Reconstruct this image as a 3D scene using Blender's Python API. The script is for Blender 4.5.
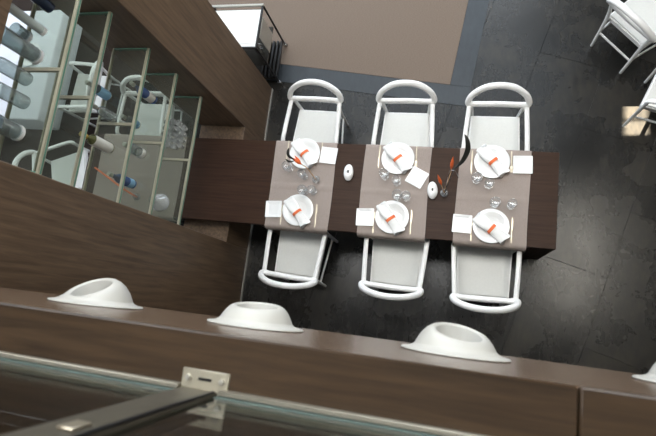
import bpy, bmesh, math, random
from mathutils import Vector, Matrix
random.seed(4)
PI = math.pi
sc = bpy.context.scene
for o in list(bpy.data.objects): bpy.data.objects.remove(o)
COL = sc.collection

# ------------------------------------------------------------------ camera
cam_d = bpy.data.cameras.new('camera'); cam = bpy.data.objects.new('camera', cam_d); COL.objects.link(cam)
right = Vector((0.96858251, 0.11967389, -0.21800477))
down = Vector((0.07611458, -0.97719027, -0.19825675))
fwd = Vector((-0.2367583, 0.17543468, -0.95559834))
up = -down; back = -fwd
cam.matrix_world = Matrix(((right.x, up.x, back.x, 0), (right.y, up.y, back.y, 0), (right.z, up.z, back.z, 5.0), (0, 0, 0, 1)))
cam_d.sensor_width = 36; cam_d.lens = 36 * 484.2 / 656
cam_d.clip_start = 0.02
cam_d.dof.use_dof = True; cam_d.dof.focus_distance = 4.2; cam_d.dof.aperture_fstop = 4.0
sc.camera = cam

# ------------------------------------------------------------------ world, sun, lights, exposure
w = bpy.data.worlds.new('sky'); sc.world = w; w.use_nodes = True
w.node_tree.nodes['Background'].inputs[0].default_value = (0.62, 0.78, 1.0, 1)
w.node_tree.nodes['Background'].inputs[1].default_value = 1.0
sd = bpy.data.lights.new('sun', 'SUN'); sd.energy = 95.0; sd.angle = 0.009; sd.color = (1, .9, .74)
sun = bpy.data.objects.new('sun', sd); COL.objects.link(sun)
SUN_FROM = Vector((1.0, 0.06, 0.70))
sun.rotation_euler = SUN_FROM.to_track_quat('Z', 'Y').to_euler()
def area(name, loc, target, sx, sy, power, col):
    l = bpy.data.lights.new(name, 'AREA'); l.shape = 'RECTANGLE'; l.size = sx; l.size_y = sy; l.energy = power; l.color = col
    o = bpy.data.objects.new(name, l); COL.objects.link(o); o.location = loc
    o.rotation_euler = (Vector(loc) - Vector(target)).to_track_quat('Z', 'Y').to_euler()
    return o
area('daylight_far_window', (-1.8, 7.35, 3.4), (-1.8, 0, 2.6), 7.0, 5.4, 245, (.90, .955, 1.0))
area('fill_far_ceiling', (-.8, 5.7, 6.58), (-.8, 5.7, 0), 6.4, 2.8, 70, (.80, .90, 1.0))  # added fill, gives the far floor its bluish reflections
area('fill_over_table', (-.9, 2.2, 6.58), (-.9, 2.2, 0), 4.6, 1.8, 200, (1.0, 1.0, .985))  # added overhead fill to brighten the seats
area('daylight_left_window', (-8.3, 1.5, 3.0), (0, 1.5, 2.6), 6.0, 4.0, 170, (.9, .95, 1.0))
sc.view_settings.view_transform = 'Standard'; sc.view_settings.look = 'None'
sc.view_settings.gamma = 1.0; sc.view_settings.use_curve_mapping = False
sc.view_settings.exposure = 0.58

# ------------------------------------------------------------------ materials
MATS = {}
def lin(r, g, b):
    f = lambda c: ((c / 255 + .055) / 1.055) ** 2.4 if c / 255 > .04045 else c / 255 / 12.92
    return (f(r), f(g), f(b), 1)
def base_mat(name):
    m = bpy.data.materials.new(name); m.use_nodes = True
    nt = m.node_tree; b = nt.nodes['Principled BSDF']
    MATS[name] = m
    return m, nt, b
def plain(name, col, rough=.4, metal=0, noise=0.0, nscale=20, bump=0, bscale=120, spec=.5, coat=0):
    m, nt, b = base_mat(name)
    b.inputs['Roughness'].default_value = rough; b.inputs['Metallic'].default_value = metal
    b.inputs['Specular IOR Level'].default_value = spec; b.inputs['Coat Weight'].default_value = coat
    tc = nt.nodes.new('ShaderNodeTexCoord')
    n = nt.nodes.new('ShaderNodeTexNoise'); n.inputs['Scale'].default_value = nscale; n.inputs['Detail'].default_value = 4
    nt.links.new(tc.outputs['Object'], n.inputs['Vector'])
    r = nt.nodes.new('ShaderNodeValToRGB')
    a = max(0, 1 - noise); c = 1 + noise
    r.color_ramp.elements[0].position = .3; r.color_ramp.elements[1].position = .7
    r.color_ramp.elements[0].color = (col[0] * a, col[1] * a, col[2] * a, 1)
    r.color_ramp.elements[1].color = (min(1, col[0] * c), min(1, col[1] * c), min(1, col[2] * c), 1)
    nt.links.new(n.outputs['Fac'], r.inputs['Fac']); nt.links.new(r.outputs['Color'], b.inputs['Base Color'])
    if bump:
        n2 = nt.nodes.new('ShaderNodeTexNoise'); n2.inputs['Scale'].default_value = bscale; n2.inputs['Detail'].default_value = 3
        nt.links.new(tc.outputs['Object'], n2.inputs['Vector'])
        bp = nt.nodes.new('ShaderNodeBump'); bp.inputs['Strength'].default_value = bump; bp.inputs['Distance'].default_value = .002
        nt.links.new(n2.outputs['Fac'], bp.inputs['Height']); nt.links.new(bp.outputs['Normal'], b.inputs['Normal'])
    return m
def wood(name, dark, light, stretch, rough=.38, scale=1.0, spec=.5):
    """stretch: mapping scale per axis; the small value is the grain direction"""
    m, nt, b = base_mat(name)
    b.inputs['Roughness'].default_value = rough; b.inputs['Specular IOR Level'].default_value = spec
    tc = nt.nodes.new('ShaderNodeTexCoord'); mp = nt.nodes.new('ShaderNodeMapping')
    mp.inputs['Scale'].default_value = stretch; nt.links.new(tc.outputs['Object'], mp.inputs['Vector'])
    n = nt.nodes.new('ShaderNodeTexNoise'); n.inputs['Scale'].default_value = 6 * scale; n.inputs['Detail'].default_value = 7
    n.inputs['Roughness'].default_value = .62; n.inputs['Distortion'].default_value = .4
    nt.links.new(mp.outputs['Vector'], n.inputs['Vector'])
    r = nt.nodes.new('ShaderNodeValToRGB')
    r.color_ramp.elements[0].position = .32; r.color_ramp.elements[1].position = .7
    r.color_ramp.elements[0].color = dark; r.color_ramp.elements[1].color = light
    nt.links.new(n.outputs['Fac'], r.inputs['Fac']); nt.links.new(r.outputs['Color'], b.inputs['Base Color'])
    bp = nt.nodes.new('ShaderNodeBump'); bp.inputs['Strength'].default_value = .12; bp.inputs['Distance'].default_value = .001
    nt.links.new(n.outputs['Fac'], bp.inputs['Height']); nt.links.new(bp.outputs['Normal'], b.inputs['Normal'])
    return m
def clear_glass(name, tint, ior=1.5, rough=0.0, diffuse=0.0, dcol=(.8, .85, .82, 1), spread=4.5):
    """thin clear glass: Fresnel mix of a see-through and a mirror-like layer, plus a pale diffuse share painted in for reflected veil and glints"""
    m = bpy.data.materials.new(name); m.use_nodes = True; nt = m.node_tree; nt.nodes.clear(); MATS[name] = m
    out = nt.nodes.new('ShaderNodeOutputMaterial')
    lw = nt.nodes.new('ShaderNodeLayerWeight'); lw.inputs['Blend'].default_value = .5
    pw = nt.nodes.new('ShaderNodeMath'); pw.operation = 'POWER'; pw.inputs[1].default_value = spread
    nt.links.new(lw.outputs['Facing'], pw.inputs[0])
    f0 = ((ior - 1) / (ior + 1)) ** 2
    fr = nt.nodes.new('ShaderNodeMapRange'); fr.inputs['To Min'].default_value = f0; fr.inputs['To Max'].default_value = .95
    nt.links.new(pw.outputs[0], fr.inputs['Value'])
    tr = nt.nodes.new('ShaderNodeBsdfTransparent'); tr.inputs['Color'].default_value = tint
    gl = nt.nodes.new('ShaderNodeBsdfGlossy'); gl.inputs['Roughness'].default_value = rough
    mx = nt.nodes.new('ShaderNodeMixShader')
    nt.links.new(fr.outputs[0], mx.inputs[0]); nt.links.new(tr.outputs[0], mx.inputs[1]); nt.links.new(gl.outputs[0], mx.inputs[2])
    last = mx
    if diffuse:
        df = nt.nodes.new('ShaderNodeBsdfDiffuse'); df.inputs['Color'].default_value = dcol
        m2 = nt.nodes.new('ShaderNodeMixShader'); m2.inputs[0].default_value = diffuse
        nt.links.new(mx.outputs[0], m2.inputs[1]); nt.links.new(df.outputs[0], m2.inputs[2]); last = m2
    nt.links.new(last.outputs[0], out.inputs['Surface'])
    return m
def woven(name, c1, c2, sx, sy, rough=.85, bump=.4):
    m, nt, b = base_mat(name); b.inputs['Roughness'].default_value = rough; b.inputs['Specular IOR Level'].default_value = .2
    tc = nt.nodes.new('ShaderNodeTexCoord'); mp = nt.nodes.new('ShaderNodeMapping'); mp.inputs['Scale'].default_value = (sx, sy, 1)
    nt.links.new(tc.outputs['Object'], mp.inputs['Vector'])
    n = nt.nodes.new('ShaderNodeTexNoise'); n.inputs['Scale'].default_value = 1; n.inputs['Detail'].default_value = 5
    nt.links.new(mp.outputs['Vector'], n.inputs['Vector'])
    r = nt.nodes.new('ShaderNodeValToRGB'); r.color_ramp.elements[0].position = .3; r.color_ramp.elements[1].position = .7
    r.color_ramp.elements[0].color = c1; r.color_ramp.elements[1].color = c2
    nt.links.new(n.outputs['Fac'], r.inputs['Fac']); nt.links.new(r.outputs['Color'], b.inputs['Base Color'])
    bp = nt.nodes.new('ShaderNodeBump'); bp.inputs['Strength'].default_value = bump; bp.inputs['Distance'].default_value = .001
    nt.links.new(n.outputs['Fac'], bp.inputs['Height']); nt.links.new(bp.outputs['Normal'], b.inputs['Normal'])
    return m
def slate(name, c1, c2, c3, rough=.3):
    m, nt, b = base_mat(name); b.inputs['Roughness'].default_value = rough
    ge = nt.nodes.new('ShaderNodeNewGeometry')
    n = nt.nodes.new('ShaderNodeTexNoise'); n.inputs['Scale'].default_value = 2.0; n.inputs['Detail'].default_value = 5; n.inputs['Roughness'].default_value = .55
    n.inputs['Distortion'].default_value = .15
    nt.links.new(ge.outputs['Position'], n.inputs['Vector'])
    r = nt.nodes.new('ShaderNodeValToRGB'); e = r.color_ramp.elements
    e[0].position = .36; e[0].color = c1; e[1].position = .66; e[1].color = c3
    k = e.new(.5); k.color = c2
    n3 = nt.nodes.new('ShaderNodeTexNoise'); n3.inputs['Scale'].default_value = 9; n3.inputs['Detail'].default_value = 8; n3.inputs['Roughness'].default_value = .7
    mp = nt.nodes.new('ShaderNodeMapping'); mp.inputs['Rotation'].default_value = (0, 0, .3); mp.inputs['Scale'].default_value = (2.2, .7, 1)
    nt.links.new(ge.outputs['Position'], mp.inputs['Vector']); nt.links.new(mp.outputs['Vector'], n3.inputs['Vector'])
    mxn = nt.nodes.new('ShaderNodeMix'); mxn.inputs[0].default_value = .45
    nt.links.new(n.outputs['Fac'], mxn.inputs[2]); nt.links.new(n3.outputs['Fac'], mxn.inputs[3])
    nt.links.new(mxn.outputs[0], r.inputs['Fac']); nt.links.new(r.outputs['Color'], b.inputs['Base Color'])
    r2 = nt.nodes.new('ShaderNodeMapRange'); r2.inputs['To Min'].default_value = rough - .06; r2.inputs['To Max'].default_value = rough + .14
    nt.links.new(n.outputs['Fac'], r2.inputs['Value']); nt.links.new(r2.outputs[0], b.inputs['Roughness'])
    return m

W_WALL = wood('wenge_wall', lin(78, 62, 47), lin(114, 93, 73), (6, 6, .4), .42)
W_CAP = wood('wenge_cap', lin(42, 31, 20), lin(72, 55, 38), (.5, 7, 7), .36)
W_TABLE = wood('wenge_table', lin(46, 30, 22), lin(62, 43, 31), (.4, 9, 9), .45, spec=.13)
W_FASCIA = wood('wenge_fascia', lin(70, 56, 45), lin(110, 90, 73), (.5, 7, 7), .26)
SLATE = slate('slate', lin(20, 20, 19), lin(34, 33, 31), lin(56, 52, 45), .23)
GROUT = plain('grout', lin(30, 29, 28), .8)
BORDER = slate('border_slate', lin(34, 39, 44), lin(43, 49, 54), lin(52, 58, 63), .45)
RUG = woven('rug_weave', lin(108, 95, 85), lin(128, 114, 102), 60, 260, .9, .35)
RUG2 = woven('carpet_weave', lin(38, 31, 27), lin(56, 47, 41), 60, 200, .9, .35)
LINEN = woven('linen', lin(140, 128, 121), lin(170, 158, 150), 160, 420, .85, .5)
WHITE = plain('white_lacquer', lin(238, 238, 236), .32, noise=.01)
SEATW = plain('seat_cream', lin(220, 221, 217), .6, noise=.02, nscale=60, bump=.15, bscale=500)
CHINA = plain('china', lin(238, 239, 238), .12, noise=.005, coat=.3)
NAPKIN = plain('napkin_cloth', lin(240, 240, 238), .9, noise=.015, nscale=40, bump=.35, bscale=300, spec=.2)
NOZ = plain('nozzle_plastic', lin(180, 179, 173), .38, noise=.006)
THROAT = plain('nozzle_throat', lin(176, 176, 172), .5, noise=.02)
ORANGE = plain('orange_felt', lin(226, 112, 62), .7, noise=.06, nscale=50)
FLOWER = plain('orange_petal', lin(228, 104, 48), .5, noise=.15, nscale=60)
LEAF = plain('dark_leaf', lin(34, 36, 32), .3, noise=.2, nscale=30)
STEM = plain('pale_stem', lin(196, 160, 120), .5, noise=.1)
STEEL = plain('brushed_steel', lin(186, 183, 174), .42, .6, noise=.06, nscale=60)
PLATE_STEEL = plain('plate_steel', lin(196, 190, 172), .45, .75, noise=.05, nscale=40)
DSTEEL = plain('dark_steel', lin(62, 60, 56), .35, .9, noise=.08, nscale=40)
POSTST = plain('post_steel', lin(92, 87, 76), .5, .6, noise=.08, nscale=30)
RAILST = plain('rail_steel', lin(150, 145, 132), .5, .75, noise=.06, nscale=30)
CHROME = plain('chrome', lin(205, 205, 205), .12, 1)
BLACK = plain('black_plastic', lin(22, 22, 23), .4, noise=.1)
GOLD = plain('warm_steel', lin(196, 186, 166), .38, .9)
RIM = plain('shelf_rim', lin(166, 162, 142), .35, .15, noise=.06, nscale=14)
GEDGE = plain('green_glass_edge', lin(96, 134, 118), .2, noise=.1, nscale=10)
TEDGE = plain('teal_glass_edge', lin(84, 102, 100), .2, noise=.08, nscale=10)
PANE = clear_glass('shelf_glass', (.74, .78, .73, 1), 1.5, .02, .035, (.75, .76, .68, 1))  # pale diffuse share stands in for daylight reflected in the shelves
BPANE = clear_glass('balustrade_glass', (.90, .92, .90, 1), 1.5, .0)
CLEAR = clear_glass('drinking_glass', (.95, .96, .96, 1), 1.6, .02, .07, (.97, .98, 1, 1), 2.4)
CRYSTAL = clear_glass('clear_bottle_glass', (.68, .74, .74, 1), 1.6, .03, .10, (.90, .94, .96, 1), 1.8)
SHOT = clear_glass('pale_glint_glass', (.88, .90, .90, 1), 1.6, .03, .22, (.97, .98, .98, 1), 1.5)  # strong pale share painted in for the bright glints on the rims
FROST = plain('frosted_glass', lin(196, 206, 206), .25, noise=.04)
NAVY = plain('navy_glass', lin(34, 44, 66), .08, noise=.1)
BLUEG = plain('blue_bottle_glass', lin(72, 98, 152), .08, noise=.15, nscale=30)
GREENG = plain('green_wine_glass', lin(108, 112, 74), .08, noise=.1)
LABELB = plain('light_blue_label', lin(140, 186, 220), .5, noise=.1, nscale=40)
LABELY = plain('yellow_label', lin(214, 184, 84), .5, noise=.1, nscale=40)
LABELW = plain('white_label', lin(226, 226, 220), .5, noise=.03)
CAPW = plain('white_cap', lin(222, 222, 216), .4)
WALLP = plain('plaster', lin(205, 200, 192), .8, noise=.02, nscale=3)
CEIL = plain('ceiling_paint', lin(92, 90, 86), .85, noise=.02, nscale=3)
CLOTH = plain('white_cloth', lin(222, 226, 232), .85, noise=.02, nscale=6, bump=.2, bscale=200)
DARKF = wood('mezzanine_boards', lin(14, 10, 7), lin(22, 17, 12), (.4, 6, 6), .6, spec=.1)
WGLASS = clear_glass('window_glass', (.97, .98, .98, 1), 1.3)

# ------------------------------------------------------------------ mesh helpers
def mesh_obj(name, bm, mat, parent=None, smooth=None, mats=None):
    me = bpy.data.meshes.new(name); bm.to_mesh(me); bm.free()
    for m in (mats or [mat]): me.materials.append(m)
    if smooth is not None:
        for p in me.polygons: p.use_smooth = True
        me.set_sharp_from_angle(angle=math.radians(smooth))
    o = bpy.data.objects.new(name, me); COL.objects.link(o)
    if parent: o.parent = parent
    return o
def add_box(bm, x0, x1, y0, y1, z0, z1, bev=0.0, seg=1, M=None):
    vs = [bm.verts.new((x, y, z)) for z in (z0, z1) for y in (y0, y1) for x in (x0, x1)]
    fs = [bm.faces.new([vs[i] for i in f]) for f in ((0, 2, 3, 1), (4, 5, 7, 6), (0, 1, 5, 4), (2, 6, 7, 3), (0, 4, 6, 2), (1, 3, 7, 5))]
    if bev:
        es = list({e for f in fs for e in f.edges})
        r = bmesh.ops.bevel(bm, geom=es, offset=bev, segments=seg, affect='EDGES', profile=.5)
        vs = list({v for f in r['faces'] for v in f.verts} | {v for v in vs if v.is_valid})
    if M is not None: bmesh.ops.transform(bm, matrix=M, verts=[v for v in vs if v.is_valid])
    return vs
def box(name, x0, x1, y0, y1, z0, z1, mat, parent=None, bev=0.0, seg=1, M=None):
    bm = bmesh.new(); add_box(bm, x0, x1, y0, y1, z0, z1, bev, seg)
    if M is not None: bmesh.ops.transform(bm, matrix=M, verts=bm.verts)
    return mesh_obj(name, bm, mat, parent, 40 if bev else None)
def spline(pts, n):
    pts = [Vector(p) for p in pts]; P = [2 * pts[0] - pts[1]] + pts + [2 * pts[-1] - pts[-2]]; out = []
    for i in range(1, len(P) - 2):
        for k in range(n):
            t = k / n; a, b, c, d = P[i - 1], P[i], P[i + 1], P[i + 2]
            out.append(.5 * ((2 * b) + (c - a) * t + (2 * a - 5 * b + 4 * c - d) * t * t + (3 * b - a - 3 * c + d) * t ** 3))
    out.append(pts[-1]); return out
def add_tube(bm, path, ra, rb=None, upv=(0, 0, 1), seg=8, closed=False, cap=True, power=2.0):
    """sweep a (super)elliptic section: ra sideways, rb along upv; ra, rb numbers or lists"""
    path = [Vector(p) for p in path]; n = len(path); rb = ra if rb is None else rb; upv = Vector(upv)
    g = lambda r, i: r[i] if isinstance(r, (list, tuple)) else r
    rings = []
    for i, p in enumerate(path):
        if closed: t = path[(i + 1) % n] - path[i - 1]
        else: t = path[min(i + 1, n - 1)] - path[max(i - 1, 0)]
        t.normalize(); s = t.cross(upv)
        if s.length < 1e-4: s = t.cross(Vector((0, 1, 0)))
        s.normalize(); u = s.cross(t).normalized(); ring = []
        for k in range(seg):
            a = 2 * PI * (k + .5) / seg; c, d = math.cos(a), math.sin(a)
            f = (abs(c) ** power + abs(d) ** power) ** (-1 / power)
            ring.append(bm.verts.new(p + s * c * f * g(ra, i) + u * d * f * g(rb, i)))
        rings.append(ring)
    m = n if closed else n - 1
    for i in range(m):
        A, B = rings[i], rings[(i + 1) % n]
        for k in range(seg): bm.faces.new((A[k], A[(k + 1) % seg], B[(k + 1) % seg], B[k]))
    if cap and not closed: bm.faces.new(list(reversed(rings[0]))); bm.faces.new(rings[-1])
    return rings
def tube(name, path, ra, mat, parent=None, rb=None, upv=(0, 0, 1), seg=8, closed=False, power=2.0):
    bm = bmesh.new(); add_tube(bm, path, ra, rb, upv, seg, closed, True, power)
    bmesh.ops.recalc_face_normals(bm, faces=bm.faces)
    return mesh_obj(name, bm, mat, parent, 50)
def add_lathe(bm, prof, seg=20, M=None):
    rings = []; nv = []
    for r, z in prof:
        if r < 1e-5: v = bm.verts.new((0, 0, z)); rings.append([v]); nv.append(v)
        else:
            ring = [bm.verts.new((r * math.cos(2 * PI * k / seg), r * math.sin(2 * PI * k / seg), z)) for k in range(seg)]
            rings.append(ring); nv += ring
    for A, B in zip(rings, rings[1:]):
        for k in range(seg):
            a = [A[k % len(A)], A[(k + 1) % len(A)], B[(k + 1) % len(B)], B[k % len(B)]]
            u = []
            for v in a:
                if v not in u: u.append(v)
            if len(u) > 2: bm.faces.new(u)
    if M is not None: bmesh.ops.transform(bm, matrix=M, verts=nv)
def lathe(name, prof, mat, parent=None, seg=20, M=None, smooth=40, flip=False):
    bm = bmesh.new(); add_lathe(bm, prof, seg, M)
    bmesh.ops.recalc_face_normals(bm, faces=bm.faces)
    return mesh_obj(name, bm, mat, parent, smooth)
def tag(o, label, cat, group=None):
    o['label'] = label; o['category'] = cat
    if group: o['group'] = group
    return o
def struct(o, label=None):
    o['kind'] = 'structure'
    if label: o['label'] = label
    return o
def empty(name, loc=(0, 0, 0), rz=0):
    o = bpy.data.objects.new(name, None); COL.objects.link(o); o.location = loc; o.rotation_euler = (0, 0, rz); o.empty_display_size = .1
    return o
def copy_tree(o, parent=None):
    kids = [c for c in bpy.data.objects if c.parent == o]
    c = o.copy(); COL.objects.link(c); c.parent = parent
    for k in kids: copy_tree(k, c)
    return c
def place(proto, used, loc, rz, label, cat, group):
    o = proto if not used else copy_tree(proto)
    used.append(1); o.location = loc; o.rotation_euler = (0, 0, rz); tag(o, label, cat, group); return o

# ------------------------------------------------------------------ room shell
fl = struct(box('floor', -8.6, 6.2, -6.2, 7.8, -.2, -.012, GROUT), 'dark slate tiled floor')
# slate tiles of the open hall, laid at an angle to the table
ang = math.radians(-16)
TW, TL = .645, 1.352
bm = bmesh.new(); add_box(bm, 0, TW - .0025, 0, TL - .0025, -.012, 0, .001)
tme = bpy.data.meshes.new('tile'); bm.to_mesh(tme); bm.free(); tme.materials.append(SLATE)
U = Vector((math.cos(ang), math.sin(ang), 0)); V = Vector((-math.sin(ang), math.cos(ang), 0))
for i in range(-8, 6):
    for j in range(-4, 5):
        p = U * (i * TW) + V * (.27 + j * TL + (TL / 2 if i % 2 else 0)); c = p + U * TW / 2 + V * TL / 2
        if -4.9 < c.x < 3.4 and -2.0 < c.y < 5.0:
            t = bpy.data.objects.new('tile', tme); COL.objects.link(t); t.parent = fl
            t.location = (p.x, p.y, random.uniform(-.0006, .0006)); t.rotation_euler = (0, 0, ang)
# woven rug and its blue-grey border
ra = math.radians(-7)
RM = Matrix.Translation((-.071, 2.479, 0)) @ Matrix.Rotation(ra, 4, 'Z')
rug = tag(box('rug', -3.55, 0, 0, 3.6, .001, .009, RUG, None, .002, 1, RM), 'taupe woven rug with blue-grey stone border behind the far chairs', 'rug')
struct(box('trim_1', -3.55, .22, -.22, -.001, .001, .006, BORDER, None, .001, 1, RM), 'blue-grey stone border strip along near edge of rug')
struct(box('trim_2', .001, .22, .0, 3.6, .001, .006, BORDER, None, .001, 1, RM), 'blue-grey stone border strip along right edge of rug')
tag(box('carpet', -8.2, -3.95, -1.5, 1.75 + 2.2, .001, .008, RUG2, None, .002), 'dark taupe carpet on the floor behind the glass shelves', 'carpet')

WX = -2.09; WT = .50
bm = bmesh.new()
def wall_piece(y0, y1, z0, z1, inset=0): add_box(bm, WX - WT, WX - inset, y0, y1, z0, z1, .004)
wall_piece(-6.0, .49, 0, 3.318)                 # long part below the gallery
wall_piece(1.70, 2.395, 0, 4.6)                 # pier
wall_piece(.49, 1.70, 0, .588)                  # below the shelves
wall_piece(-.085, 1.70, 3.32, 4.6)              # above the shelves
struct(mesh_obj('wall_left', bm, W_WALL, None, 40), 'brown wood partition wall with an opening for glass shelves')
b = struct(box('baseboard_left', WX, WX + .008, -3.0, 2.395, 0, .035, STEEL, None, .001), 'thin steel skirting along the wood partition')
# outer shell
struct(box('wall_back', -8.6, 6.2, -6.2, -6.0, 0, 6.6, WALLP))
bm = bmesh.new()
add_box(bm, -8.6, 6.2, 7.5, 7.7, 0, .3); add_box(bm, -8.6, 6.2, 7.5, 7.7, 6.3, 6.6)
add_box(bm, -8.6, -5.4, 7.5, 7.7, .3, 6.3); add_box(bm, 1.2, 6.2, 7.5, 7.7, .3, 6.3)
struct(mesh_obj('wall_far', bm, WALLP))
win = struct(empty('window_1', (0, 7.55, 0)), 'tall glazed window wall')
for k in range(4):
    x = -5.4 + k * 2.2
    box('mullion', x - .03, x + .03, -.05, .05, .3, 6.3, DSTEEL, win)
for k in range(3): box('pane', -5.37 + k * 2.2, -3.23 + k * 2.2, -.005, .005, .3, 6.3, WGLASS, win)
bm = bmesh.new()                                   # unseen right wall, its small openings sized to shape the sun patches
SY0, SY1, SZ0, SZ1 = 2.20, 2.52, 2.50, 2.78
add_box(bm, 5.4, 5.6, -6.0, 1.95, 0, 6.6); add_box(bm, 5.4, 5.6, 1.95, 2.05, 0, 2.74); add_box(bm, 5.4, 5.6, 1.95, 2.05, 2.86, 6.6); add_box(bm, 5.4, 5.6, 2.05, SY0, 0, 6.6); add_box(bm, 5.4, 5.6, SY1, 7.5, 0, 6.6)
add_box(bm, 5.4, 5.6, SY0, SY1, 0, SZ0); add_box(bm, 5.4, 5.6, SY0, SY1, SZ1, 6.6)
struct(mesh_obj('wall_right', bm, W_WALL))
win2 = struct(empty('window_2', (5.5, (SY0 + SY1) / 2, SZ0)), 'small high window sized to shape the sun patch')
box('frame_bar', -.02, .02, -.012, .012, 0, SZ1 - SZ0, DSTEEL, win2)
bm = bmesh.new()
add_box(bm, -8.6, -8.4, -6.0, -1.6, 0, 6.6); add_box(bm, -8.6, -8.4, 4.6, 7.5, 0, 6.6)
add_box(bm, -8.6, -8.4, -1.6, 4.6, 0, .9); add_box(bm, -8.6, -8.4, -1.6, 4.6, 5.1, 6.6)
struct(mesh_obj('wall_side', bm, WALLP))
struct(box('ceiling', -8.6, 6.2, -6.2, 7.8, 6.6, 6.8, CEIL))
for nm, px, py, hw, n in (('fill_frame_1', -.9, 2.2, 2.3, 4), ('fill_frame_2', -.8, 5.7, 3.2, 5)):  # frames for the two added fill lights, the ceiling stays closed
    hd = .9 if nm == 'fill_frame_1' else 1.4
    fill_frame = struct(empty(nm, (px, py, 6.6)), 'frame around an added fill light under the ceiling')
    for k in range(n): box('frame_bar', -hw - .03 + k * 2 * hw / (n - 1), -hw + .03 + k * 2 * hw / (n - 1), -hd - .03, hd + .03, -.06, 0, DSTEEL, fill_frame)
    for y in (-hd - .06, hd): box('frame_bar', -hw - .03, hw + .03, y, y + .06, -.06, 0, DSTEEL, fill_frame)
# ceiling luminaires
def luminaire(x, y, sx, sy, power, col, label):
    r = empty('ceiling_light', (x, y, 6.6)); tag(r, label, 'ceiling light', 'long ceiling lights')
    bm = bmesh.new()
    for a in ((-sx / 2 - .03, -sx / 2, -sy / 2 - .03, sy / 2 + .03), (sx / 2, sx / 2 + .03, -sy / 2 - .03, sy / 2 + .03), (-sx / 2, sx / 2, -sy / 2 - .03, -sy / 2), (-sx / 2, sx / 2, sy / 2, sy / 2 + .03)):
        add_box(bm, a[0], a[1], a[2], a[3], -.07, 0)
    mesh_obj('housing', bm, STEEL, r)
    l = area('lamp', (x, y, 6.55), (x, y, 0), sx, sy, power, col)
    l.parent = r; l.location = (0, 0, -.05); l.rotation_euler = (0, 0, 0)
luminaire(2.75, 1.7, .45, 2.2, 50, (1, .95, .84), 'long recessed ceiling light to the right of the table')

# gallery the photographer stands on
FY = -.09
struct(box('trim_3', -8.4, 6.2, FY - .03, FY, 3.318, 3.998, W_FASCIA, None, .004), 'dark wood fascia of the gallery edge')
bm = bmesh.new(); add_box(bm, -8.4, .252, FY - .152, FY + .001, 3.998, 4.018, .004); add_box(bm, .255, 6.2, FY - .152, FY + .001, 3.998, 4.018, .004)
struct(mesh_obj('trim_4', bm, W_CAP, None, 40), 'dark wood cap along the gallery edge')
struct(box('gallery_floor', -8.4, 6.2, -6.0, FY - .03, 3.34, 3.96, DARKF), 'dark wood floor of the gallery')

# glass balustrade on the cap
CZ = 4.018
bal = tag(empty('glass_balustrade', (-.465, -.215, CZ)), 'glass balustrade with steel post and base plate on dark wood cap', 'balustrade')
box('base_plate', -.05, .056, .012, .050, 0, .006, PLATE_STEEL, bal, .001)
bp = box('base_flange', -.05, .056, -.03, .012, .0, .006, PLATE_STEEL, bal, .001)
for bx_ in (-.035, .041):
    lathe('bolt', [(0, .005), (.0065, .005), (.006, .0095), (0, .0105)], STEEL, bal, 10, Matrix.Translation((bx_, .032, .001)))
box('slot', -.012, .018, .029, .035, .0058, .0068, BLACK, bal)
box('post', -.045, .036, -.012, .012, .006, .92, POSTST, bal, .003, 2)
box('post_edge', .029, .036, .0121, .016, .02, .92, BLACK, bal)
box('glow_patch', -.014, .012, .012, .017, .355, .395, GOLD, bal, .002)  # thin tan piece standing in for a small glow on the post
for x0, x1, nm in ((.040, 1.32, 'pane'), (-1.30, -.050, 'pane')):
    pn = box(nm, x0, x1, -.006, .006, .022, .86, BPANE, bal)
    box('pane_edge', x0, x1, -.006, .0065, .016, .022, TEDGE, pn)
    bm = bmesh.new(); add_box(bm, x0, x1, .0066, .018, 0, .018, .002); add_box(bm, x0, x1, -.017, -.0061, 0, .026, .002); add_box(bm, x0, x1, -.017, .017, 0, .004)
    mesh_obj('bottom_rail', bm, RAILST, bal, 40)
    bm = bmesh.new(); add_box(bm, x0, x1, .0061, .0072, .030, .036)
    mesh_obj('seal', bm, TEDGE, bal)
tube('handrail', [(-1.3, 0, .93), (0, 0, .93), (1.32, 0, .93)], .02, STEEL, bal, seg=12)

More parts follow.
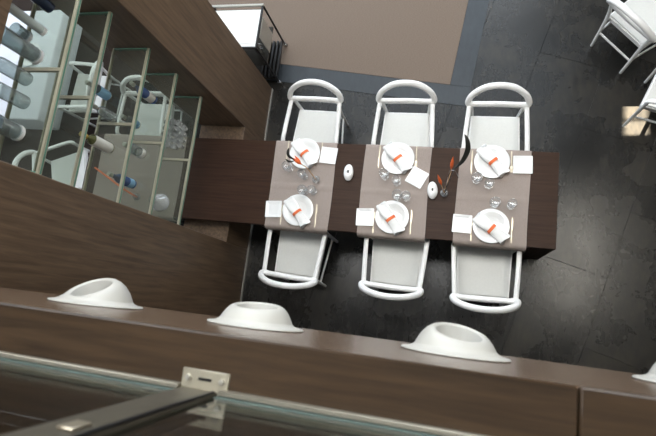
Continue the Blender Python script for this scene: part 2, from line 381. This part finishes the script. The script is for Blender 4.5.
# ------------------------------------------------------------------ air nozzles on the fascia
def nozzle(x, aim, tilt, label):
    r = empty('air_nozzle', (x, FY, 3.58)); tag(r, label, 'air nozzle', 'air nozzles along the gallery fascia')
    B = Matrix.Rotation(-PI / 2, 4, 'X')          # local z -> +y
    lathe('flange', [(.100, 0), (.144, 0), (.146, .003), (.144, .006), (.128, .008), (.116, .013), (.108, .020)], NOZ, r, 48, B, 60)
    # dome: rings shift and turn from the flange towards the aimed mouth
    n = Vector((math.sin(aim) * math.cos(tilt), math.cos(aim) * math.cos(tilt), math.sin(tilt)))
    bm = bmesh.new(); seg = 48; rings = []
    prof = [(.112, .014, 0), (.107, .024, .12), (.101, .035, .34), (.094, .046, .58), (.086, .055, .8), (.078, .0610, .94), (.071, .0635, 1), (.066, .0625, 1), (.062, .059, 1)]
    inn = [(.059, .048, 1), (.054, .026, 1), (.050, .0, .9)]
    def ring(bm, rad, d, t):
        nn = Vector((0, 1, 0)).lerp(n, t).normalized()
        q = Vector((0, 1, 0)).rotation_difference(nn)
        c = nn * d; c.y = max(c.y, .002)
        return [bm.verts.new(c + q @ Vector((rad * math.cos(2 * PI * k / seg), 0, rad * math.sin(2 * PI * k / seg)))) for k in range(seg)]
    def skin(bm, pf, cap):
        R = [ring(bm, *p) for p in pf]
        for A, C in zip(R, R[1:]):
            for k in range(seg): bm.faces.new((A[k], A[(k + 1) % seg], C[(k + 1) % seg], C[k]))
        if cap: bm.faces.new(R[-1])
        bmesh.ops.recalc_face_normals(bm, faces=bm.faces)
    skin(bm, prof, False); mesh_obj('dome', bm, NOZ, r, 60)
    bm = bmesh.new(); skin(bm, [prof[-1]] + inn, True); mesh_obj('throat', bm, THROAT, r, 60)
nozzle(-1.098, math.radians(-9), math.radians(28), 'white round air nozzle on wood fascia, leftmost, in front of wood partition')
nozzle(-.535, math.radians(0), math.radians(8), 'white round air nozzle on wood fascia, below the chair nearest the partition')
nozzle(.050, math.radians(7), math.radians(16), 'white round air nozzle on wood fascia, below the right-hand near chairs')
nozzle(.64, math.radians(0), math.radians(16), 'white round air nozzle on wood fascia, cut off at right edge')

# ------------------------------------------------------------------ dining table
tb = tag(empty('dining_table', (-1.43, 1.085, 0)), 'long dark wood dining table running through the wood partition', 'table')
box('table_top', -2.32, 2.32, -.417, .417, .705, .75, W_TABLE, tb, .003)
box('apron', -2.2, 2.15, .33, .35, .62, .705, W_TABLE, tb); box('apron', -2.2, 2.15, -.35, -.33, .62, .705, W_TABLE, tb)
for x0, x1 in ((2.14, 2.32), (-2.32, -2.14), (-.30, -.12)):
    box('leg', x0, x1, -.415, .415, 0, .705, W_TABLE, tb, .003)

def runner(name, x0, x1, y0, y1, label, seed):
    rnd = random.Random(seed); bm = bmesh.new()
    ys = [y0 - .02, y0 - .021, y0 - .017, y0 - .006, y0 + .012] + [y0 + .03 + (y1 - y0 - .06) * k / 34 for k in range(35)] + [y1 - .012, y1 + .004, y1 + .008, y1 + .008]
    drop = [-.11, -.06, -.022, -.005, 0] + [0] * 35 + [0, -.006, -.03, -.09]
    nx = 14; rows = []
    for th in (0, 1):
        g = []
        for i, y in enumerate(ys):
            row = []
            for j in range(nx + 1):
                f = j / nx; x = x0 + (x1 - x0) * f
                z = .7535 + drop[i]
                if 5 <= i <= 39:
                    yy = (y - y0) / (y1 - y0)
                    z += .005 * math.exp(-((yy - .47) / .014) ** 2) + .0012 * math.exp(-((yy - .10) / .01) ** 2) + .0012 * math.exp(-((yy - .9) / .01) ** 2)
                    z += .0005 * math.sin(9 * f + seed) * math.sin(7 * yy + seed)
                wav = .004 * math.sin(6 * y + seed * 2) * (1 if j in (0, nx) else 0)
                row.append(bm.verts.new((x + wav, y - (th * .002 if i < 3 else 0) * -1, z - .0022 * th)))
            g.append(row)
        rows.append(g)
    for g, fl in ((rows[0], 0), (rows[1], 1)):
        for a, b in zip(g, g[1:]):
            for j in range(nx):
                q = (a[j], a[j + 1], b[j + 1], b[j]); bm.faces.new(q if not fl else q[::-1])
    A, B = rows
    for i in range(len(ys) - 1):
        bm.faces.new((A[i][0], A[i + 1][0], B[i + 1][0], B[i][0])); bm.faces.new((A[i][nx], B[i][nx], B[i + 1][nx], A[i + 1][nx]))
    for j in range(nx):
        bm.faces.new((A[0][j], B[0][j], B[0][j + 1], A[0][j + 1])); bm.faces.new((A[-1][j], A[-1][j + 1], B[-1][j + 1], B[-1][j]))
    bmesh.ops.recalc_face_normals(bm, faces=bm.faces)
    return tag(mesh_obj(name, bm, LINEN, None, 60), label, 'table runner', 'taupe linen runners across the table')
runner('table_runner', -1.655, -1.045, .662, 1.502, 'taupe linen runner across table, nearest the wood partition', 1)
runner('table_runner', -.775, -.173, .662, 1.502, 'taupe linen runner across the middle of the table', 2)
runner('table_runner', .070, .664, .662, 1.502, 'taupe linen runner across table, nearest its bare right end', 3)
runner('table_runner', -3.60, -2.62, .662, 1.502, 'wide taupe runner seen through the glass shelves', 4)

# ------------------------------------------------------------------ chairs
def make_chair():
    r = empty('armchair')
    # seat frame and seat
    def slab(name, k, z0, z1, mat, inset, dish=0):
        bm = bmesh.new(); N = 8; top = []; bot = []
        for i in range(N + 1):
            y = -.205 + inset + (.455 - 2 * inset) * i / N; hw = .220 + .022 * (y + .205) / .455 - inset
            rt = []; rbm = []
            for j in range(N + 1):
                f = j / N * 2 - 1; d = dish * (1 - f * f) * (1 - (2 * i / N - 1) ** 2)
                rt.append(bm.verts.new((hw * f, y, z1 - d))); rbm.append(bm.verts.new((hw * f, y, z0)))
            top.append(rt); bot.append(rbm)
        for i in range(N):
            for j in range(N):
                bm.faces.new((top[i][j], top[i][j + 1], top[i + 1][j + 1], top[i + 1][j])); bm.faces.new((bot[i][j], bot[i + 1][j], bot[i + 1][j + 1], bot[i][j + 1]))
            for g in ((0, 1), (N, -1)):
                j = g[0]; q = (top[i][j], top[i + 1][j], bot[i + 1][j], bot[i][j]); bm.faces.new(q if j == 0 else q[::-1])
        for j in range(N):
            bm.faces.new((top[0][j], bot[0][j], bot[0][j + 1], top[0][j + 1])); bm.faces.new((top[N][j], top[N][j + 1], bot[N][j + 1], bot[N][j]))
        bmesh.ops.recalc_face_normals(bm, faces=bm.faces)
        return mesh_obj(name, bm, mat, r, 40)
    slab('seat_frame', 0, .405, .448, WHITE, 0)
    slab('seat', 1, .448, .462, SEATW, .014, .008)
    # bow back rail: rises and leans back in the middle
    pts = [(-.215, -.232, .655), (-.250, -.230, .658), (-.262, -.246, .685), (-.225, -.282, .755), (-.125, -.315, .825), (0, -.326, .845), (.125, -.315, .825), (.225, -.282, .755), (.262, -.246, .685), (.250, -.230, .658), (.215, -.232, .655)]
    tube('back_rail', spline(pts, 5), .027, WHITE, r, rb=.027, upv=(0, .9, .45), seg=12, power=2.6)
    tube('back_bar', [(-.235, -.232, .655), (0, -.238, .653), (.235, -.232, .655)], .025, WHITE, r, rb=.030, seg=10, power=2.6)
    for s in (-1, 1):
        arm = spline([(s * .248, -.225, .658), (s * .262, 0, .654), (s * .270, .16, .648), (s * .272, .215, .632), (s * .268, .232, .60)], 5)
        tube('arm', arm, .021, WHITE, r, rb=.013, seg=10, power=2.8)
        tube('leg', spline([(s * .268, .232, .61), (s * .258, .232, .44), (s * .250, .235, .0)], 5), [.017] * 6 + [.017, .016, .0155, .015, .014], WHITE, r, upv=(0, 1, 0), seg=10)
        tube('leg', spline([(s * .236, -.232, .655), (s * .212, -.222, .43), (s * .203, -.245, .0)], 5), [.018] * 6 + [.017, .016, .0155, .015, .014], WHITE, r, upv=(0, 1, 0), seg=10)
        tube('stretcher', [(s * .205, -.232, .24), (s * .252, .233, .24)], .010, WHITE, r, rb=.013, seg=8)
    tube('stretcher', [(-.205, -.232, .22), (.205, -.232, .22)], .010, WHITE, r, rb=.013, seg=8)
    return r
chair = make_chair(); cu = []
G = 'white armchairs around the long table'
rad = math.radians
place(chair, cu, (-1.358, 1.75, 0), rad(178), 'white wooden armchair on far side of table, beside the wood partition', 'chair', G)
place(chair, cu, (-.455, 1.75, 0), rad(180), 'white wooden armchair on far side of table, at the middle runner', 'chair', G)
place(chair, cu, (.375, 1.735, 0), rad(180), 'white wooden armchair on far side of table, nearest its bare end', 'chair', G)
place(chair, cu, (-1.370, .447, 0), rad(-3), 'white wooden armchair on near side of table, beside the wood partition', 'chair', G)
place(chair, cu, (-.425, .455, 0), rad(-1), 'white wooden armchair on near side of table, at the middle runner', 'chair', G)
place(chair, cu, (.36, .44, 0), rad(1.5), 'white wooden armchair on near side of table, nearest its bare end', 'chair', G)
place(chair, cu, (1.63, 2.945, 0), rad(-48), 'white armchair in top right corner, turned away from the table', 'chair', 'white armchairs at the right edge')
place(chair, cu, (1.93, 2.21, 0), rad(68), 'sunlit white armchair cut off by the right edge', 'chair', 'white armchairs at the right edge')
G2 = 'white armchairs seen through the glass shelves'
place(chair, cu, (-3.28, 1.78, 0), rad(180), 'white armchair seen through the lower glass shelves', 'chair', G2)
place(chair, cu, (-4.235, 1.10, .009), rad(-72), 'white armchair seen between shelves, at the head of the long table', 'chair', G2)
place(chair, cu, (-4.16, 2.10, .0085), rad(88), 'white armchair seen between shelves, its arms pointing left', 'chair', G2)

# white clothed table behind the upper shelf
tt = tag(empty('clothed_table', (-5.55, 2.25, .0085)), 'white clothed table seen through the topmost glass shelf', 'table')
bm = bmesh.new(); add_box(bm, -1.05, 1.05, -.62, .75, .42, .752, .02, 3); mesh_obj('tablecloth', bm, CLOTH, tt, 40)
for sx in (-.95, .95):
    for sy in (-.52, .65): box('leg', sx - .03, sx + .03, sy - .03, sy + .03, 0, .44, W_TABLE, tt)

# ------------------------------------------------------------------ place settings
TZ = .7560
PL = [(.0, 0), (.075, .0), (.085, .003), (.118, .014), (.148, .019), (.149, .021), (.146, .0225), (.115, .0175), (.088, .008), (.080, .0055), (0, .005)]
plate0 = lathe('dinner_plate', PL, CHINA, None, 44); pu = []
def make_square_plate():
    bm = bmesh.new(); h = .078; rings = []
    for s, z in ((.052, 0), (.060, .001), (h, .010), (h + .001, .012), (h - .003, .0125), (.060, .006), (.05, .005)):
        ring = []
        for k in range(4):
            for q in range(4):
                a = PI / 4 + k * PI / 2 + (q - 1.5) * PI / 12; c = Vector((math.copysign(1, math.cos(PI / 4 + k * PI / 2)), math.copysign(1, math.sin(PI / 4 + k * PI / 2))))
                cr = .006; cx = c * (s - cr); aa = PI / 4 + k * PI / 2 + (q - 1.5) * PI / 6
                ring.append(bm.verts.new((cx.x + cr * math.cos(aa), cx.y + cr * math.sin(aa), z)))
        rings.append(ring)
    for A, B in zip(rings, rings[1:]):
        for k in range(16): bm.faces.new((A[k], A[(k + 1) % 16], B[(k + 1) % 16], B[k]))
    bm.faces.new(rings[0][::-1]); bm.faces.new(rings[-1]); bmesh.ops.recalc_face_normals(bm, faces=bm.faces)
    return mesh_obj('bread_plate', bm, CHINA, None, 35)
bread0 = make_square_plate(); bu = []
def make_napkin(L, W):
    r = empty('napkin')
    bm = bmesh.new(); n = 22; m = 18; rings = []
    for i in range(n + 1):
        t = i / n * 2 - 1; wv = 1 - .10 * math.sin(3 * t + .6) + .06 * t; ring = []
        pinch = 1 - .22 * math.exp(-((t - .05) / .14) ** 2)
        for k in range(m):
            a = 2 * PI * k / m
            x = math.cos(a) * W / 2 * wv * pinch; z = .017 + .016 * math.sin(a) * (1 + .18 * math.cos(3 * a + 2 * t))
            z = max(z, .001 + .001 * math.sin(5 * t))
            ring.append(bm.verts.new((t * L / 2 + .012 * math.sin(a * 2) * abs(t) ** 3, x, z + .003 * math.sin(4 * t + a))))
        rings.append(ring)
    for A, B in zip(rings, rings[1:]):
        for k in range(m): bm.faces.new((A[k], A[(k + 1) % m], B[(k + 1) % m], B[k]))
    bm.faces.new(rings[0][::-1]); bm.faces.new(rings[-1]); bmesh.ops.recalc_face_normals(bm, faces=bm.faces)
    mesh_obj('cloth', bm, NAPKIN, r, 60)
    for q in (-.3, .34):                                   # turned fold edges along the roll
        tube('fold', spline([(-L * .48, W * q, .031), (-L * .2, W * q * 1.05, .0335), (L * .02, W * q * .75, .033), (L * .25, W * q, .0335), (L * .48, W * q * 1.1, .031)], 5), .0022, NAPKIN, r, rb=.0012, seg=6)
    bm = bmesh.new(); R = []
    for x in (-.013, .013):
        R.append([bm.verts.new((.008 + x, math.cos(2 * PI * k / 24) * (W / 2 * .93), max(.0005, .0185 + .0235 * math.sin(2 * PI * k / 24)))) for k in range(24)])
    R2 = [[bm.verts.new(v.co + Vector((0, -math.cos(2 * PI * k / 24) * .002, -.002 * math.sin(2 * PI * k / 24)))) for k, v in enumerate(rr)] for rr in R]
    for k in range(24):
        j = (k + 1) % 24
        bm.faces.new((R[0][k], R[0][j], R[1][j], R[1][k])); bm.faces.new((R2[0][k], R2[1][k], R2[1][j], R2[0][j]))
        bm.faces.new((R[0][k], R2[0][k], R2[0][j], R[0][j])); bm.faces.new((R[1][k], R[1][j], R2[1][j], R2[1][k]))
    bmesh.ops.recalc_face_normals(bm, faces=bm.faces)
    mesh_obj('napkin_ring', bm, ORANGE, r, 50)
    return r
nap0 = make_napkin(.30, .098); nu = []
def make_wine_glass(h, rb):
    r = empty('wine_glass')
    lathe('foot', [(0, 0), (.033, 0), (.034, .0015), (.012, .005), (.005, .012), (0, .012)], CLEAR, r, 20)
    lathe('stem', [(.0048, .010), (.0035, .03), (.0035, h * .40), (.008, h * .46)], CLEAR, r, 10)
    b0 = h * .45; bh = h - b0
    lathe('bowl', [(0, b0), (.014, b0 + .003), (rb * .75, b0 + bh * .2), (rb, b0 + bh * .48), (rb * .93, b0 + bh * .8), (rb * .84, h), (rb * .81, h), (rb * .9, b0 + bh * .78), (rb * .96, b0 + bh * .48), (rb * .72, b0 + bh * .22), (0, b0 + .006)], CLEAR, r, 26)
    return r
wg0 = make_wine_glass(.135, .046); wu = []
wg1 = make_wine_glass(.125, .040); wu1 = []
def make_fork():
    r = empty('fork'); bm = bmesh.new()
    add_tube(bm, spline([(0, -.095, .002), (0, -.03, .0035), (0, .02, .005), (0, .04, .004)], 4), [.0055] * 3 + [.0045] * 5 + [.003] * 5, .0016, seg=8)
    mesh_obj('handle', bm, GOLD, r, 50)
    bm = bmesh.new(); add_box(bm, -.010, .010, .04, .062, .002, .0045, .0008)
    for k in range(4): add_box(bm, -.010 + k * .0055, -.0065 + k * .0055, .06, .097, .002, .0042)
    mesh_obj('tines', bm, GOLD, r)
    return r
def make_knife():
    r = empty('knife'); bm = bmesh.new()
    add_tube(bm, spline([(0, -.11, .003), (0, -.06, .0035), (0, -.005, .003)], 4), [.005, .0065, .007, .007, .007, .0065, .006, .005, .0045], .0026, seg=8)
    mesh_obj('handle', bm, GOLD, r, 50)
    bm = bmesh.new(); o = [(-.004, -.005), (.005, -.005), (.0085, .03), (.0085, .07), (.004, .105), (-.003, .112), (-.004, .06)]
    t = [bm.verts.new((x, y, .004)) for x, y in o]; b = [bm.verts.new((x, y, .002)) for x, y in o]
    bm.faces.new(t); bm.faces.new(b[::-1])
    for k in range(7): bm.faces.new((t[k], b[k], b[(k + 1) % 7], t[(k + 1) % 7]))
    bmesh.ops.recalc_face_normals(bm, faces=bm.faces); mesh_obj('blade', bm, GOLD, r)
    return r
fork0, knife0 = make_fork(), make_knife(); fu, ku = [], []
SET = [  # phrase, plate, bread(+rot), napkin(pos, angle), glasses, fork, knife, flipped
    ('far place on runner nearest partition', (-1.35, 1.38), (-1.117, 1.374, -4), (-1.352, 1.380, -47), ((-1.482, 1.225), (-1.327, 1.159)), (-1.192, 1.405), (-1.528, 1.395), 180),
    ('near place on runner nearest partition', (-1.343, .83), (-1.585, .823, 4), (-1.345, .806, -48), ((-1.301, 1.006), (-1.217, 1.016)), (-1.505, .775), (-1.170, .792), 0),
    ('far place on middle runner', (-.467, 1.375), (-.282, 1.208, -26), (-.470, 1.375, -48), ((-.567, 1.202), (-.454, 1.151)), (-.305, 1.405), (-.640, 1.389), 180),
    ('near place on middle runner', (-.468, .831), (-.71, .813, 3), (-.480, .815, -51), ((-.434, 1.018), (-.357, 1.018)), (-.630, .768), (-.300, .800), 0),
    ('far place on runner nearest table end', (.346, 1.385), (.599, 1.373, 2), (.350, 1.388, -47), ((.228, 1.213), (.332, 1.174)), (.508, 1.398), (.180, 1.378), 180),
    ('near place on runner nearest table end', (.371, .818), (.134, .82, -1), (.369, .795, -36), ((.386, 1.006), (.522, 1.007)), (.213, .775), (.540, .797), 0)]
for ph, p, bd, np_, gl, fk, kn, fp in SET:
    place(plate0, pu, (p[0], p[1], TZ), 0, 'round white dinner plate, ' + ph, 'plate', 'dinner plates')
    place(bread0, bu, (bd[0], bd[1], TZ), rad(bd[2]), 'square white bread plate, ' + ph, 'plate', 'square bread plates')
    place(nap0, nu, (np_[0], np_[1], TZ + .0225), rad(np_[2]), 'rolled white napkin with orange ring on plate, ' + ph, 'napkin', 'rolled napkins')
    place(wg0, wu, (gl[0][0], gl[0][1], TZ), 0, 'left stemmed glass of the pair, ' + ph, 'glass', 'stemmed glasses on the table')
    place(wg1, wu1, (gl[1][0], gl[1][1], TZ), 0, 'right stemmed glass of the pair, ' + ph, 'glass', 'stemmed glasses on the table')
    place(fork0, fu, (fk[0], fk[1], TZ), rad(fp + 2), 'slim metal fork beside plate, ' + ph, 'fork', 'forks')
    place(knife0, ku, (kn[0], kn[1], TZ), rad(fp + 1), 'slim metal knife beside plate, ' + ph, 'knife', 'knives')

place(plate0, pu, (-4.80, 2.42, .7610), 0, 'round white plate on white cloth seen through topmost shelf, nearer the partition', 'plate', 'plates behind the shelves')
place(plate0, pu, (-5.22, 1.95, .7610), 0, 'round white plate on white cloth seen through topmost shelf, farther from partition', 'plate', 'plates behind the shelves')
def pebble(x, y, rz, label):
    r = empty('pebble_vase', (x, y, .75), rz); tag(r, label, 'vase', 'white oval vases')
    S = Matrix.Diagonal((.58, 1, 1, 1))
    lathe('body', [(0, 0), (.05, 0), (.072, .012), (.079, .028), (.070, .045), (.045, .056), (.020, .060), (.014, .058), (.012, .03)], CHINA, r, 36, S)
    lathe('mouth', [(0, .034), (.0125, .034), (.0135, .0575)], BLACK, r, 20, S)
pebble(-.905, 1.215, rad(3), 'white oval vase on bare wood between partition-side and middle runners')
pebble(-.137, 1.095, rad(6), 'white oval vase beside the small flower vase')

def flower_vase(x, y, label, z=TZ):
    r = empty('flower_vase', (x, y, z)); tag(r, label, 'vase', 'small glass flower vases')
    lathe('glass_body', [(0, 0), (.022, 0), (.034, .012), (.038, .03), (.032, .05), (.018, .062), (.016, .075), (.014, .075), (.016, .06), (.03, .048), (.035, .03), (.03, .013), (0, .006)], CLEAR, r, 24)
    return r
def stem_part(r, pts, rad_, mat, name='stem'):
    o = r.location; pts = [Vector(p) - Vector(o) for p in pts]
    return tube(name, spline(pts, 6), rad_, mat, r, seg=7)
def bud(r, a, b, rr, name='flower'):
    o = Vector(r.location); a = Vector(a) - o; b = Vector(b) - o
    path = [a.lerp(b, k / 8) for k in range(9)]; prof = [.25, .6, .9, 1, .95, .8, .6, .38, .1]
    return tube(name, path, [rr * p for p in prof], FLOWER, r, seg=10)
def leaf(r, pts, wd, name='leaf'):
    o = Vector(r.location); path = spline([Vector(p) - o for p in pts], 6); n = len(path)
    return tube(name, path, [max(.001, wd * math.sin(PI * (k + .3) / (n - .4)) ** .7) for k in range(n)], LEAF, r, rb=.0022, seg=8)
va = flower_vase(-1.205, 1.130, 'small glass vase with orange flower and dark leaf leaning over a plate')
stem_part(va, [(-1.205, 1.130, .765), (-1.215, 1.142, .84), (-1.254, 1.186, .95), (-1.300, 1.205, 1.01)], .0045, STEM)
bud(va, (-1.293, 1.203, 1.0), (-1.372, 1.238, 1.075), .017)
bud(va, (-1.300, 1.215, 1.01), (-1.350, 1.262, 1.06), .012)
leaf(va, [(-1.335, 1.220, 1.05), (-1.385, 1.240, 1.10), (-1.395, 1.275, 1.12), (-1.385, 1.310, 1.13)], .014)
leaf(va, [(-1.340, 1.215, 1.06), (-1.380, 1.195, 1.09), (-1.405, 1.205, 1.13)], .010)
vb = flower_vase(-.035, 1.078, 'small glass vase with orange flowers and tall curved dark leaf', .75)
stem_part(vb, [(-.035, 1.078, .76), (-.03, 1.10, .84), (.0, 1.19, .93), (.012, 1.25, 1.0)], .0035, STEM)
stem_part(vb, [(-.035, 1.078, .76), (-.05, 1.10, .84), (-.070, 1.14, .89)], .0035, STEM)
bud(vb, (.008, 1.235, .98), (.016, 1.305, 1.10), .015)
bud(vb, (-.062, 1.125, .87), (-.098, 1.180, .98), .014)
stem_part(vb, [(-.035, 1.078, .76), (-.02, 1.13, .9), (-.005, 1.205, .99), (.04, 1.215, 1.0), (.072, 1.165, .98)], .003, CHROME, 'wire')
stem_part(vb, [(-.035, 1.078, .76), (-.01, 1.13, .88), (.038, 1.225, 1.05)], .003, LEAF)
leaf(vb, [(.030, 1.218, 1.04), (.090, 1.27, 1.10), (.124, 1.345, 1.16), (.115, 1.41, 1.20), (.090, 1.455, 1.22)], .022)
# the orange reed on the table behind the shelves
vc = flower_vase(-3.05, .835, 'small glass vase with a long orange reed behind the lower shelves', TZ)
tube('reed', spline([(0, 0, .02), (-.15, .07, .06), (-.38, .19, .05), (-.56, .28, .03)], 5), .009, ORANGE, vc, seg=8)

# ------------------------------------------------------------------ glass shelves in the partition
SHELF = {1: (2.93, -2.115), 2: (2.57, -2.214), 3: (2.13, -2.214), 4: (1.74, -2.214), 5: (1.31, -2.214)}
ORD = {1: 'topmost glass shelf in the wood partition, with clear bottles', 2: 'second glass shelf from the top in the wood partition', 3: 'middle glass shelf, holding the wine bottle', 4: 'fourth glass shelf from the top, holding blue bottles', 5: 'lowest glass shelf, holding small glasses and a decanter'}
DEP = .31; Y0, Y1 = .497, 1.693
for k, (z, xf) in SHELF.items():
    r = empty('glass_shelf', (xf, 0, z)); tag(r, ORD[k], 'shelf', 'glass shelves in the partition')
    ym = (Y0 + Y1) / 2; wd = .030
    box('pane', -DEP + .012, -.012, Y0 + .012, ym - .011, -.011, 0, PANE, r); box('pane', -DEP + .012, -.012, ym + .011, Y1 - .012, -.011, 0, PANE, r)
    fr = box('front_rail', -.018, 0, Y0, Y1, -.028, .001, RIM, r, .002)
    box('glass_edge', .0, .0025, Y0, Y1, -.020, -.010, GEDGE, fr)
    box('back_rail', -DEP, -DEP + .013, Y0, Y1, -.022, .001, RIM, r, .002)
    for a in (Y0, Y1 - .012): box('end_rail', -DEP + .013, -.013, a, a + .012, -.02, .001, GEDGE, r, .002)
    box('cross_bar', -DEP + .013, -.013, ym - .011, ym + .011, -.02, .001, RIM, r, .002)
    for yy in (Y1 - .002, ):
        for xx in (-.05, -DEP + .05):
            lathe('shelf_pin', [(0, -.03), (.008, -.03), (.008, -.021), (0, -.021)], CHROME, r, 10, Matrix.Translation((xx, yy - .010, 0)))

# ---- bottles
def bottle(shelf, x, y, rb, h, mat, label, labmat=None, lab=(.15, .5), capmat=None, cat='bottle', neck=.32, name='bottle', caph=.035):
    r = empty(name, (x, y, SHELF[shelf][0] + .001)); tag(r, label, cat, 'bottles and glassware on the shelves')
    sh = h * (1 - neck)
    lathe('glass', [(0, .004), (rb * .7, .001), (rb * .95, 0), (rb, .006), (rb, sh * .82), (rb * .93, sh * .91), (rb * .45, sh * 1.08), (rb * .36, sh * 1.14), (rb * .34, h - .012), (rb * .40, h - .010), (rb * .40, h - .001), (0, h)], mat, r, 24)
    if labmat: lathe('label', [(rb + .0008, sh * lab[0]), (rb + .0012, sh * lab[0] + .001), (rb + .0012, sh * lab[1]), (rb + .0008, sh * lab[1] + .001)], labmat, r, 24)
    if capmat: lathe('cap', [(rb * .43, h - caph), (rb * .45, h - caph + .001), (rb * .45, h + .003), (0, h + .004)], capmat, r, 16)
    return r
def cylinder_vase(shelf, x, y, rb, h, mat, label, flare=1.0, name='glass_vase', cat='vase'):
    r = empty(name, (x, y, SHELF[shelf][0] + .001)); tag(r, label, cat, 'bottles and glassware on the shelves')
    lathe('base', [(0, 0), (rb, 0), (rb * 1.02, .004), (rb * 1.0, .018), (0, .020)], CHINA, r, 24)
    lathe('wall', [(rb * .98, .022), (rb * .97, h * .5), (rb * flare, h), (rb * flare - .003, h), (rb * .92, h * .5), (rb * .9, .026), (0, .026)], mat, r, 24)
bottle(1, -2.296, 1.475, .034, .27, NAVY, 'dark navy bottle on the topmost shelf', None, capmat=STEEL)
cylinder_vase(1, -2.30, 1.325, .026, .30, FROST, 'slim pale frosted tube vase on the topmost shelf')
cylinder_vase(1, -2.40, 1.29, .036, .09, CRYSTAL, 'short clear tumbler behind the tube vase on the topmost shelf', 1.05, 'tumbler', 'glass')
cylinder_vase(1, -2.30, 1.168, .046, .25, CRYSTAL, 'wide clear glass cylinder on the topmost shelf')
bottle(1, -2.33, 1.030, .040, .30, CRYSTAL, 'clear bottle beside the cross bar of the topmost shelf', None, capmat=CAPW)
bottle(1, -2.308, .892, .040, .30, CRYSTAL, 'clear bottle between crystal goblet and cross bar on topmost shelf', None, capmat=CAPW)
cylinder_vase(1, -2.30, .715, .046, .14, CRYSTAL, 'cut crystal goblet at near end of the topmost shelf', 1.1, 'goblet', 'glass')
bottle(3, -2.39, 1.135, .036, .22, CRYSTAL, 'short clear bottle on the middle shelf', None, capmat=STEEL)
bottle(3, -2.47, 1.30, .034, .23, CRYSTAL, 'clear bottle with light blue label on the middle shelf', LABELB, (.1, .8), CAPW)
bottle(3, -2.368, .905, .037, .29, GREENG, 'green wine bottle with cream and yellow label', LABELW, (.05, .95), LABELY, caph=.05)
bottle(4, -2.48, 1.235, .032, .19, CRYSTAL, 'clear bottle with light blue label on the fourth shelf', LABELB, (.1, .75), CAPW)
bottle(4, -2.375, 1.455, .036, .30, BLUEG, 'blue glass bottle with silver label at far end of fourth shelf', LABELW, (.15, .55), CAPW)
bottle(4, -2.389, 1.000, .040, .22, CRYSTAL, 'clear stoppered jar on the fourth shelf', LABELW, (.02, .3), CAPW, name='stoppered_jar', cat='jar')
bottle(4, -2.414, .745, .036, .29, BLUEG, 'blue glass bottle with white cap at near end of fourth shelf', LABELB, (.1, .4), CAPW)
r = empty('decanter', (-2.40, .690, SHELF[5][0] + .001)); tag(r, 'round clear glass decanter on the lowest shelf', 'decanter', 'bottles and glassware on the shelves')
lathe('bowl', [(0, .002), (.05, 0), (.072, .015), (.080, .04), (.066, .075), (.035, .10), (.020, .13), (.022, .16), (.030, .17), (.027, .17), (.017, .13), (.032, .098), (.062, .073), (.076, .04), (.068, .017), (0, .008)], SHOT, r, 30)
# small glasses in rows on the lowest shelf
sg = empty('shot_glass')
lathe('wall', [(0, 0), (.019, 0), (.020, .004), (.025, .055), (.0225, .055), (.018, .008), (0, .007)], SHOT, sg, 16)
su = []
rows = ['first', 'second', 'third', 'fourth', 'fifth']
for i in range(5):
    for j in range(4):
        if i == 4 and j == 3: continue
        place(sg, su, (-2.480 + j * .058, 1.200 + i * .055 + (j % 2) * .012, SHELF[5][0] + .001), 0,
              'small clear glass, %s row from cross bar, %s from back, on lowest shelf' % (rows[i], rows[j]), 'glass', 'small glasses on the lowest shelf')

# ------------------------------------------------------------------ serving trolley behind the pier
tr = tag(empty('serving_trolley', (-2.28, 2.70, .0095)), 'steel and black serving trolley with white tray top behind the pier', 'trolley')
hx, hy = .28, .24
for sx in (-1, 1):
    for sy in (-1, 1):
        tube('post', [(sx * hx, sy * hy, .07), (sx * hx, sy * hy, .80)], .011, BLACK, tr, seg=8)
        wl = lathe('wheel', [(0, -.011), (.028, -.011), (.033, -.006), (.033, .006), (.028, .011), (0, .011)], CHROME, tr, 18, Matrix.Translation((sx * hx, sy * hy, .0345)) @ Matrix.Rotation(PI / 2, 4, 'X'))
        box('wheel_fork', sx * hx - .012, sx * hx + .012, sy * hy - .018, sy * hy + .018, .05, .075, CHROME, tr, .003)
bm = bmesh.new()
add_box(bm, -hx - .012, hx + .012, hy - .012, hy + .012, .79, .815, .003); mesh_obj('top_rail', bm, STEEL, tr, 40)
box('top_rail', hx - .010, hx + .010, -hy, hy - .012, .79, .81, BLACK, tr, .003); box('top_rail', -hx - .01, -hx + .01, -hy, hy - .012, .79, .81, BLACK, tr, .003)
box('top_rail', -hx, hx, -hy - .010, -hy + .010, .79, .81, BLACK, tr, .003)
bm = bmesh.new(); add_box(bm, -hx + .012, hx - .012, -hy + .012, hy - .035, .765, .785, .006, 2)
mesh_obj('tray', bm, CHINA, tr, 40)
box('tray_napkin', -hx + .05, hx - .06, -hy + .06, hy - .09, .7855, .79, NAPKIN, tr, .002)
box('shelf', -hx + .01, hx - .01, -hy + .01, hy - .01, .42, .435, DSTEEL, tr, .003)
box('side_panel', hx - .005, hx + .004, -.10, .13, .45, .76, STEEL, tr, .002)
for k in range(5): box('rack_bar', hx - .20 + k * .046, hx - .176 + k * .046, -hy + .015, hy - .015, .13, .16, BLACK, tr, .004)
box('shelf', -hx + .01, hx - .01, -hy + .01, hy - .01, .10, .115, DSTEEL, tr, .003)
j = tag(empty('steel_jug', (-2.12, 2.63, .4455)), 'steel jug on the middle shelf of the trolley', 'jug')
lathe('body', [(0, 0), (.035, 0), (.045, .03), (.042, .10), (.03, .15), (.034, .17), (.031, .17), (.028, .15), (0, .14)], CHROME, j, 20)
tube('handle', spline([(.035, .0, .15), (.07, 0, .14), (.07, 0, .07), (.042, 0, .05)], 5), .005, CHROME, j, seg=8)
